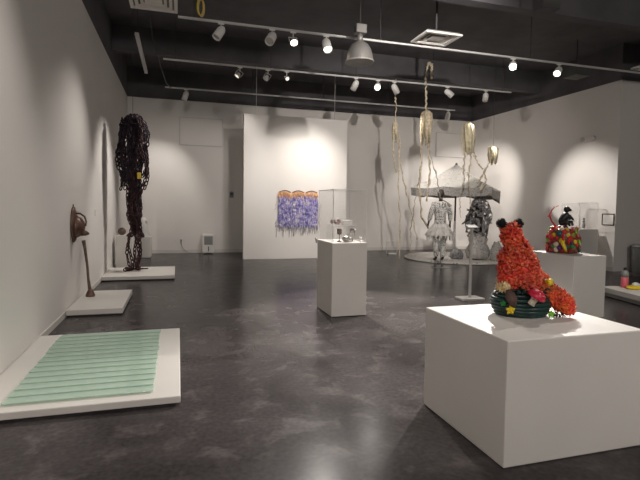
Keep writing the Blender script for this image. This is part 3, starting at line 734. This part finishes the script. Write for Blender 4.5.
def petals(lst, n, mats, name, size, seed, inside=None):
    rn = random.Random(seed); b = MB(); tot = sum(r*r for *_, r in lst); allb = body+tail
    for (u, w, z, r) in lst:
        for _ in range(int(n*r*r/tot)):
            d = Vector((rn.gauss(0,1), rn.gauss(0,1), rn.gauss(0,1))).normalized()
            c0 = F(u, w, z); p = c0+d*r*.93
            if any((p-F(*q[:3])).length < q[3]*.82 for q in allb if q != (u, w, z, r)) or p.z < .03: continue
            b.cur = rn.choices(range(len(mats)), weights=[4,4,3,1.2][:len(mats)])[0]
            t = d.orthogonal().normalized(); t = Quaternion(d, rn.random()*6.28) @ t
            k = rn.choice((3,4,5)); s = size*rn.uniform(.7,1.25)
            for j in range(k):
                a = Quaternion(d, 2*pi*j/k+rn.uniform(-.3,.3)) @ t; sd = d.cross(a)
                lift = rn.uniform(.3,1.0)
                q0 = p+a*s*.15; q1 = p+a*s*.6+d*s*(.35*lift); q2 = p+a*s*(1.0)+d*s*(lift*.9)
                vs = [q0-sd*s*.12, q0+sd*s*.12, q1+sd*s*.42+d*s*.1, q1-sd*s*.42+d*s*.1, q2+sd*s*.24, q2-sd*s*.24, q1-d*s*.05]
                b.add(vs, [(0,1,6),(1,2,6),(0,6,3),(2,4,6),(3,6,5),(4,5,6)], True)
    o = b.build(name, mats, fx); m_ = o.modifiers.new('S', 'SOLIDIFY'); m_.thickness = .0016; return o
petals(body, 1700, M['petal'], 'petal_coat', .027, 2)
b = MB()
for (u, w, z, r) in tail: b.ball(F(u, w, z), r*.9, 12, 9)
tl = b.build('tail', M['tailp'][1], fx)
petals(tail, 1000, [M['petal'][0], M['petal'][1], M['tailp'][0], M['tailp'][1]], 'tail_petals', .020, 4)
b = MB()
for k in range(60):
    a = random.uniform(-2.6,.6); c0 = F(.215, -.05, .075); p = c0+F(cos(a)*.05, random.uniform(-.05,.05), sin(a)*.055)
    q = p+F(cos(a)*.035, random.uniform(-.02,.02), sin(a)*.03); q.z = max(q.z, .004); p.z = max(p.z, .006)
    b.ribbon([p, q], [.012,.003], U.cross(Vector((0,0,1))), .003)
b.build('dark_under_fringe', M['earblack'], fx)
for (u, w) in ((-.150, -.01), (-.045, -.03)):
    b = MB(); b.ball(F(u, w, .625), .030, 12, 9, sz=.95)
    rn = random.Random(5)
    for _ in range(160):
        d = Vector((rn.gauss(0,1), rn.gauss(0,1), rn.gauss(0,1))).normalized(); p = F(u, w, .625)+d*.027
        b.ribbon([p, p+d*.011], [.007,.002], d.orthogonal(), .002)
    b.build('ear', M['earblack'], fx)
b = MB(); b.lathe([(.035,0),(.02,.05),(.008,.08)], 12, F(-.10,.03,.565), Matrix.Rotation(radians(-70), 4, 'X')); b.build('snout', M['petal'][1], fx)
# mushrooms
def mush(u, w, z, r, tilt, cap, lab):
    t = MB().lathe([(r*.42,0),(r*.36,.03),(r*.44,.055),(r*.36,.06)], 14).build('mushroom', M['mushwhite'], fx)
    t.location = F(u, w, z); t.rotation_euler = (radians(20), radians(tilt), 0); t['label'] = lab
    MB().lathe([(r*.3,.050),(r,.056),(r*1.02,.066),(r*.85,.088),(r*.5,.105),(.001,.112)], 20).build('cap', cap, t)
    b = MB()
    for k in range(11):
        a = k*2.4; q = .25+.6*((k*.37) % 1); b.ball((r*q*cos(a), r*q*sin(a), .110-.036*q*q), r*.10, 8, 6, sz=.5)
    b.build('spots', M['mushwhite'], t)
mush(-.005, -.175, .105, .058, 22, M['mushred'], 'red mushroom with cream spots')
b = MB()
for k in range(15):
    a = 2*pi*k/15
    for rr_, zz in ((.050,.0),(.034,.012)):
        p = F(-.165+rr_*cos(a), -.10-.012-zz, .205+rr_*sin(a)*.75); c0 = F(-.165, -.10, .205)
        b.ribbon([c0, p], [.012,.022], U.cross(p-c0) if (U.cross(p-c0)).length > 1e-4 else (0,0,1), .004)
b.ball(F(-.165,-.125,.205), .012, 8, 6); b.build('pale_blossom', M['blossom'], fx)
def star(u, w, z, r, m, name, n=5):
    b = MB(); c0 = F(u, w, z)
    for k in range(n):
        a = 2*pi*k/n+.3; p = F(u+r*cos(a), w-.004, z+r*sin(a)); b.ribbon([c0, c0.lerp(p,.6)-W*.008, p], [r*.3,r*.7,r*.2], F(-sin(a),0,cos(a)), .005)
    b.ball(c0-W*.008, r*.3, 8, 6); b.build(name, m, fx)
star(-.125, -.140, .060, .032, M['yellow'], 'yellow_star_flower')
star(.155, -.118, .030, .024, M['candy'][9], 'lime_star_flower')
star(-.165, -.120, .10, .020, M['candy'][4], 'green_star_flower')
b = MB(); b.lathe([(.022,-.02),(.025,.018),(.019,.018),(.015,-.01)], 16, F(.155,-.075,.235), Matrix.Rotation(radians(80), 4, 'Y')); b.build('yellow_cup', M['yellow'], fx)
b = MB()
for k in range(60):
    d = Vector((random.gauss(0,1), random.gauss(0,1), abs(random.gauss(0,1)))).normalized(); p = F(.13,-.06,.265); b.ribbon([p, p+d*.034], [.012,.014], d.orthogonal(), .003)
b.build('orange_pompom', M['petal'][1], fx)
b = MB(); b.ribbon([F(-.13,-.13,.19),F(-.125,-.155,.14),F(-.11,-.15,.085)], [.04,.075,.03], U, .02); b.build('bark_leaf', M['leafb'], fx)
b = MB()
rn = random.Random(8)
for k in range(70):
    a = rn.uniform(-3.1,.0); p = F(.17*cos(a), .15*sin(a), rn.uniform(.165,.20)); q = p+F(.03*cos(a), .03*sin(a), rn.uniform(-.02,.03))
    b.ribbon([p, p.lerp(q,.5)+Vector((0,0,.008)), q], [.010,.022,.003], (-sin(a),cos(a),.3), .002)
b.build('dark_leaves', M['hose'], fx)

# ------------------------------------------------------------------ toy pot with monkey
tp = empty('toy_pot_sculpture', (5.185, 5.42, .843)); tag(tp, 'round pot encrusted with colourful plastic toys, on the pedestal behind the fox', 'sculpture')
MB().lathe([(.175,0),(.195,.01),(.195,.16),(.19,.28),(.17,.335),(.001,.34)], 32).build('pot', M['candy'][8], tp)
rn = random.Random(11); seq = 0
for row in range(8):
    for k in range(14):
        a = 2*pi*(k+.5*(row % 2))/14+rn.uniform(-.1,.1); z = .046+row*.041+rn.uniform(-.006,.006)
        R = (.198 if row < 5 else .195-.012*(row-4)); b = MB(); rt = Matrix.Rotation(a, 4, 'Z') @ Matrix.Rotation(rn.uniform(-.8,.8), 4, 'X')
        kind = rn.random(); r = rn.uniform(.028,.040)
        if kind < .36: b.ball((R*cos(a), R*sin(a), z), r, 10, 7, sx=.8, sy=rn.uniform(.8,1.2), sz=rn.uniform(.8,1.4), rot=rt.to_3x3())
        elif kind < .7: b.tube([Vector((R*cos(a), R*sin(a), z))+(rt @ Vector(q)) for q in ((0,0,-.035),(.014,0,-.012),(.014,0,.012),(0,0,.035))], [.008,.017,.017,.008], 8)
        else: b.lathe([(r*.8,-.012),(r,0),(r*.8,.014),(.001,.02)], 12, (R*cos(a), R*sin(a), z), Matrix.Rotation(a, 4, 'Z') @ Matrix.Rotation(pi/2, 4, 'Y'))
        b.build('plastic_toy', rn.choices(M['candy'], weights=[5,4,4,2,1.6,1.8,2.6,1.8,2.5,.7,1,.8])[0], tp)
def pot(ang, z, R=.2): return Vector((R*cos(ang), R*sin(ang), z))
ca = math.atan2(-5.42, -5.185)     # facing direction of the pot's visible side
q = MB().tube([pot(ca-.10,.20,.205), pot(ca-.02,.15,.228), pot(ca+.10,.085,.232), pot(ca+.22,.03,.215)], [.008,.022,.024,.010], 10).build('yellow_banana', M['yellow'], tp)
MB().ball(pot(ca+.62,.10,.205), .038, 12, 9, sz=.8).build('green_dome', M['candy'][4], tp)
MB().ball(pot(ca-.25,.27,.19), .040, 12, 9).build('teal_dome', M['candy'][11], tp)
MB().ball(pot(ca-1.15,.17,.2), .035, 12, 9).build('lime_ball', M['candy'][9], tp)
# monkey
mk = empty('black_monkey_figure', (5.20, 5.42, 1.195)); tag(mk, 'small black crouching animal figure with red curled tail on the toy pot', 'figurine')
def G(u, w, z): return U*u+W*w+Vector((0,0,z))
V = [G(-.02,0,.05),G(-.025,0,.12),G(0,-.01,.175),G(.015,-.015,.22),G(-.065,-.04,.06),G(-.01,-.09,.09),G(.03,-.10,.02),G(.05,.03,.06),G(.09,-.02,.09),G(.10,-.03,.02),
     G(.05,-.06,.15),G(.09,-.07,.105),G(.04,.05,.15),G(.10,.02,.11)]
skin('body', V, [(0,1),(1,2),(2,3),(0,4),(4,5),(5,6),(0,7),(7,8),(8,9),(2,10),(10,11),(2,12),(12,13)], [.058,.056,.04,.026,.040,.026,.016,.036,.024,.016,.022,.014,.022,.014], M['blk'], mk, 2)
b = MB(); b.ball(G(.015,-.02,.255), .042, 14, 10, sz=1.05); b.ball(G(.045,-.045,.245), .022, 10, 8, sx=1.1)
for s_ in (-1, 1): b.ball(G(.0+.02*s_, .0+.038*s_, .275), .015, 8, 6)
b.build('head', M['blk'], mk)
for s_ in (0, 1): MB().ball(G(.098, -.055+.04*s_, .10-.01*s_), .012, 8, 6, sx=1.5).build('pale_hand', M['white'], mk)
P = [G(-.085,-.03,.0),G(-.14,-.03,.02),G(-.20,-.03,.09),G(-.225,-.03,.16),G(-.205,-.03,.235),G(-.16,-.03,.29),G(-.11,-.03,.305)]
MB().tube(P, [.012,.011,.010,.009,.009,.007,.005], 8).build('red_tail', M['red'], mk)
MB().tube([G(-.255,-.03,.155),G(-.20,-.03,.165)], .009, 8).build('tail_bow', M['red'], mk)
MB().tube([G(-.232,-.03,.19),G(-.222,-.03,.125)], .008, 8).build('tail_knot', M['red'], mk)

# ------------------------------------------------------------------ ceiling things
ZK = 4.43
def track(y, x0, x1, label, cat='lighting track'):
    t = empty('light_track', (x0, y, ZK)); tag(t, label, cat, None)
    MB().box(0, -.018, -.016, x1-x0, .018, .016).build('rail', M['track'], t)
    for k in range(5):
        x = .25+(x1-x0-.5)*k/4
        MB().tube([(x,0,.014),(x,0,HC-ZK)], .007, 6).build('drop_rod', M['rod'], t)
track(8.09, .0, 13.5, 'long grey lighting track nearest the camera, crossing whole ceiling')
track(10.49, -.294, 8.2, 'grey lighting track second from the camera, above the pedestal case')
track(12.97, -.317, 8.13, 'grey lighting track farthest from the camera, near the back wall')
track(4.3, XL+.3, 12.0, 'grey lighting track overhead in front of the camera, beyond the picture top')
track(-3.2, XL+.3, 12.0, 'added unseen lighting track overhead behind the camera')  # made up to carry the fill lamps

def lamp(x, y, target, label, state='off', power=0, size=1.0, angle=55, blend=.7, col=(1,.935,.87), rad=.04, kind='can'):
    drop = .10
    z = ZK-.016
    t = empty('track_lamp', (x, y, z)); tag(t, label, 'track light', 'track spotlights')
    MB().box(-.05, -.017, -.022, .05, .017, 0).build('track_adapter', M['lamp'], t)
    MB().tube([(0,0,-.02),(0,0,-drop)], .011, 8).build('stem', M['lamp'], t)
    d = (Vector(target)-Vector((x,y,z-drop-.05))).normalized()
    q = Vector((0,0,-1)).rotation_difference(d)
    hd = empty('head_pivot', (0,0,-drop-.02)); hd.parent = t; hd.rotation_mode = 'QUATERNION'; hd.rotation_quaternion = q
    s = size
    lm = {'off': 'lens', 'lit': 'glow', 'hot': 'glowhot', 'dim': 'glowdim'}[state]
    mt = q.to_matrix().to_4x4(); off = (0,0,-drop-.02)
    bpy.data.objects.remove(hd)
    if kind == 'can':
        MB().lathe([(.001,.075*s),(.035*s,.07*s),(.058*s,.04*s),(.070*s,0),(.072*s,-.165*s),(.066*s,-.165*s),(.062*s,-.13*s)], 20, off, mt).build('lamp_body', M['lamp'], t)
        MB().lathe([(.001,-.128*s),(.062*s,-.130*s),(.062*s,-.138*s),(.001,-.136*s)], 20, off, mt).build('lamp_lens', M[lm], t)
        ex = .18*s
    else:
        MB().lathe([(.001,-.02*s),(.03*s,-.02*s),(.055*s,-.09*s),(.058*s,-.105*s),(.052*s,-.105*s),(.03*s,-.04*s)], 16, off, mt).build('lamp_body', M['lamp'], t)
        MB().tube([mt @ Vector((-.062*s,0,-.07*s))+Vector(off), mt @ Vector((-.06*s,0,.03*s))+Vector(off), mt @ Vector((.06*s,0,.03*s))+Vector(off), mt @ Vector((.062*s,0,-.07*s))+Vector(off)], .008, 6).build('yoke', M['lamp'], t)
        MB().lathe([(.001,-.085*s),(.048*s,-.086*s),(.048*s,-.093*s),(.001,-.093*s)], 16, off, mt).build('lamp_lens', M[lm], t)
        ex = .12*s
    if power:
        l = bpy.data.lights.new('spot', 'SPOT'); l.energy = power; l.spot_size = radians(angle); l.spot_blend = blend; l.color = col; l.shadow_soft_size = rad
        lo = bpy.data.objects.new('spot_beam', l); C.objects.link(lo); lo.parent = t
        lo.location = Vector(off)+d*ex; lo.rotation_mode = 'QUATERNION'; lo.rotation_quaternion = q
    return t
Y1, Y2, Y3 = 8.09, 10.49, 12.97
P_ = 1.0
lamp(.676, Y1, (-1.30,7.1,1.0), 'white can spotlight, leftmost on the nearest visible track', power=80, angle=75, blend=1)
lamp(1.523, Y1, (-.7,4.4,0), 'white can spotlight tilted left, second from left on nearest visible track', power=30, angle=66, blend=1, size=1.1)
lamp(1.887, Y1, (1.9,4.5,.0), 'small lit yoke spotlight, third from left on nearest visible track', 'lit', power=20, angle=60, kind='yoke', size=1.2)
lamp(2.479, Y1, (2.6,5.3,.0), 'lit can spotlight just left of the dome lamp', 'lit', power=330, angle=60, blend=.5, size=1.1)
lamp(6.35, Y1, (2.2,2.9,.2), 'brightest lit spotlight facing the camera, right of the square vent', 'hot', power=750, angle=50, blend=.5, rad=.03)
lamp(7.46, Y1, (3.6,5.6,.3), 'lit spotlight at far right of the nearest visible track', 'lit', power=230, angle=50)
lamp(1.28, Y2, (-.86,10.2,1.6), 'small yoke spotlight, leftmost on the middle track', 'dim', power=160, angle=60, kind='yoke', size=1.1)
lamp(1.89, Y2, (0.2,14.5,1.3), 'small yoke spotlight, second from left on the middle track', 'dim', power=45, angle=70, kind='yoke', size=1.1)
lamp(2.31, Y2, (2.5,6.2,.0), 'small yoke spotlight, third from left on the middle track', 'dim', power=420, angle=30, blend=.3, kind='yoke', size=.8)
lamp(3.95, Y2, (3.1,12.55,1.6), 'white can spotlight on middle track, below and right of the dome lamp', power=170, angle=80, blend=1)
lamp(4.50, Y2, (2.2,6.1,1.2), 'lit can spotlight on the middle track pointing toward the camera', 'lit', power=25, angle=30)
lamp(4.92, Y2, (7.0,11.5,1.8), 'white can spotlight on middle track beside the leftmost streamer', power=130, angle=40)
lamp(6.35, Y2, (9.8,9.5,1.5), 'white can spotlight, second from right on the middle track', power=260, angle=44, blend=.8)
lamp(7.45, Y2, (9.3,13.6,1.9), 'white can spotlight tilted right at the right end of middle track', power=260, angle=55)
lamp(.20, Y3, (-.9,14.2,1.2), 'white can spotlight, the left one on the farthest track', power=60, angle=80)
lamp(7.9, Y3, (8.0,14.4,1.2), 'white can spotlight, the right one on the farthest track', power=60, angle=75)
# unseen lamps added as fill for walls and floor, except the fox spotlight
lamp(1.0, 4.3, (-1.37,3.2,.9), 'added unseen spotlight beyond the picture top aimed at near left wall', power=60, angle=95, blend=.9)  # added to brighten the near left wall
lamp(.2, 4.3, (-.2,5.4,.2), 'added unseen spotlight beyond the picture top aimed at the glass platform', power=8, angle=80, blend=.9)  # added light for the glass sheets
lamp(4.8, 4.3, (2.3,2.6,.7), 'overhead can spotlight beyond the picture top aimed at fox sculpture', power=75, angle=60)
lamp(6.0, 4.3, (7.2,6.0,.2), 'added unseen spotlight beyond the picture top aimed at right platform', power=90, angle=60)  # added light for the right platform
lamp(3.0, 4.3, (6.0,13,2.4), 'added unseen flood spotlight beyond the picture top aimed at back walls', power=430, angle=72, blend=1)  # added flood, lifts the back and right walls
lamp(-.3, -3.2, (2.2,9,1.4), 'added unseen fill spotlight behind camera aimed down the room', power=140, angle=120, blend=1, rad=.3)  # added soft fill for faces turned to the camera
lamp(4.6, -3.2, (6.0,7,1.5), 'added unseen fill spotlight behind camera aimed at the right half', power=260, angle=120, blend=1, rad=.3)  # added soft fill for pedestal fronts and the return wall
lamp(-.9, -3.2, (-1.37,2.0,1.2), 'added unseen fill spotlight behind camera aimed at the left wall', power=60, angle=120, blend=1, rad=.3)  # added soft fill along the left wall

# dome lamp
dm = empty('dome_pendant', (2.96, 7.70, 3.90)); tag(dm, 'grey industrial dome pendant lamp hanging by the nearest visible track', 'pendant lamp')
MB().lathe([(.235,0),(.232,.02),(.222,.10),(.19,.21),(.14,.29),(.08,.33),(.055,.34)], 32).build('dome_shade', M['dome'], dm)
MB().lathe([(.245,-.012),(.245,.012),(.232,.012),(.21,.0),(.05,.02),(.001,.02)], 32).build('shade_rim', M['domein'], dm)
MB().lathe([(.055,.34),(.05,.44),(.03,.46)], 16).build('neck', M['dome'], dm)
MB().cbox(-.095, -.08, .47, .095, .08, .62, .015).build('ballast_box', M['dome'], dm)
MB().tube([(0,0,.62),(0,0,HC-3.90)], .012, 8).build('hanging_rod', M['rod'], dm)
MB().cbox(-.02, -.02, .44, .02, .02, .48, .003).build('collar', M['dome'], dm)

def vent(x0, y0, x1, y1, z, label):
    cx, cy = (x0+x1)/2, (y0+y1)/2; t = empty('ceiling_vent', (cx, cy, z)); tag(t, label, 'ceiling vent')
    w, d = (x1-x0)/2, (y1-y0)/2
    e = MB(); q = .05
    e.box(-w,-d,0,w,-d+q,.03); e.box(-w,d-q,0,w,d,.03); e.box(-w,-d+q,0,-w+q,d-q,.03); e.box(w-q,-d+q,0,w,d-q,.03); e.build('frame', M['vent'], t)
    for i, s_ in enumerate((.78, .55)):
        a, b_ = w*s_, d*s_; e = MB(); zz = .008+.012*i
        vs = [(-a,-b_,zz),(a,-b_,zz),(a,b_,zz),(-a,b_,zz)]; a2, b2 = a-.045, b_-.045
        vs += [(-a2,-b2,zz+.03),(a2,-b2,zz+.03),(a2,b2,zz+.03),(-a2,b2,zz+.03)]
        e.add(vs, [(k,(k+1) % 4,4+(k+1) % 4,4+k) for k in range(4)]); o = e.build('louvre_ring', M['vent'], t); m_ = o.modifiers.new('S','SOLIDIFY'); m_.thickness = .004
    MB().box(-w*.36,-d*.36,.012,w*.36,d*.36,.02).build('centre_plate', M['vent'], t)
    MB().box(-w+.03,-d+.03,.045,w-.03,d-.03,.06).build('slot_back', M['ventd'], t)
    MB().tube([(0,0,.055),(0,0,HC-z)], .02, 8).build('hanging_rod', M['rod'], t)
    for (i, j) in ((-1,-1),(1,1)): MB().box(i*(w-.03)-.01,j*(d-.03)-.01,.03,i*(w-.03)+.01,j*(d-.03)+.01,.046).build('bracket', M['ventd'], t)
vent(4.085, 7.46, 4.79, 8.05, 4.46, 'square cream ceiling vent right of the dome pendant lamp')
vent(-.70, 7.45, -.005, 8.05, 4.46, 'square cream ceiling vent at the top left corner of the ceiling')
vent(9.30, 7.65, 9.95, 8.05, 4.46, 'square cream ceiling vent at the far right of the ceiling')

lf = empty('linear_light_fixture', (-.703, 10.5, 4.45)); tag(lf, 'unlit slim linear tube fixture hanging at the left of the ceiling', 'light fixture')
MB().cbox(-.035, -1.31, -.02, .035, 1.31, .03, .006).build('housing', M['track'], lf)
for s_ in (-1, 1): MB().tube([(0,s_*1.1,.03),(0,s_*1.1,HC-4.45)], .006, 6).build('drop_rod', M['rod'], lf)
wr = MB().tube([(-.50,9.2,5.28),(-.50,9.25,4.9),(-.45,9.6,4.5),(-.35,10.3,4.25),(-.25,11.4,4.15),(-.18,12.2,4.25),(-.15,12.9,4.44)], .009, 6).build('hanging_cable', M['rod'])
tag(wr, 'thin loose cable sagging from the ceiling to the farthest track', 'cable')
cc = empty('cord_coil', (.34, 7.78, 4.50)); tag(cc, 'yellow and grey coiled cord hanging above the track at top left', 'cord')
for k, m in enumerate((M['yellow'], M['track'], M['yellow'])):
    MB().tube([(.045*cos(a)+.012*k-.012, .03*(k-1), .13*sin(a)) for a in [2*pi*i/24 for i in range(24)]], .009, 6, closed=True).build('cord_loop', m, cc)
MB().tube([(0,0,.12),(0,0,HC-4.50)], .005, 6).build('hanging_wire', M['rod'], cc)
spk = empty('ceiling_speaker', (5.35, 6.1, 4.45)); tag(spk, 'black box speaker hanging from the ceiling at the top right', 'speaker')
MB().cbox(-.16, -.12, 0, .16, .12, .26, .012).build('cabinet', M['black'], spk)
MB().box(-.14, -.126, .02, .14, -.119, .24).build('grille', M['dgrey'], spk)
MB().tube([(0,0,.26),(0,0,HC-4.45)], .015, 8).build('mount', M['rod'], spk)
bx_ = empty('junction_box', (8.7, 8.9, 4.46)); tag(bx_, 'dark square junction box under ceiling near the right wall', 'box')
MB().cbox(-.2, -.2, 0, .2, .2, .22, .01).build('housing', M['dgrey'], bx_)
MB().tube([(0,0,.2),(0,0,HC-4.46)], .012, 8).build('conduit', M['rod'], bx_)

# ------------------------------------------------------------------ camera, world, render look
fw = Vector((.2856228, .95700955, -.05052071)); r = Vector((.95834171, -.28527395, .01413972)); u = r.cross(fw)
cam = bpy.data.cameras.new('camera'); co = bpy.data.objects.new('camera', cam); C.objects.link(co)
co.matrix_world = Matrix(((r.x,u.x,-fw.x,0),(r.y,u.y,-fw.y,0),(r.z,u.z,-fw.z,1.45),(0,0,0,1)))
cam.sensor_width = 36; cam.lens = 475.826/640*36; cam.shift_y = -10.1/640; cam.clip_start = .05
sc.camera = co
w = bpy.data.worlds.new('world'); sc.world = w; w.use_nodes = True
w.node_tree.nodes['Background'].inputs[0].default_value = (.6,.58,.55,1); w.node_tree.nodes['Background'].inputs[1].default_value = .05
vs = sc.view_settings; vs.view_transform = 'Standard'; vs.look = 'None'; vs.gamma = 1; vs.use_curve_mapping = False; vs.exposure = 1.27
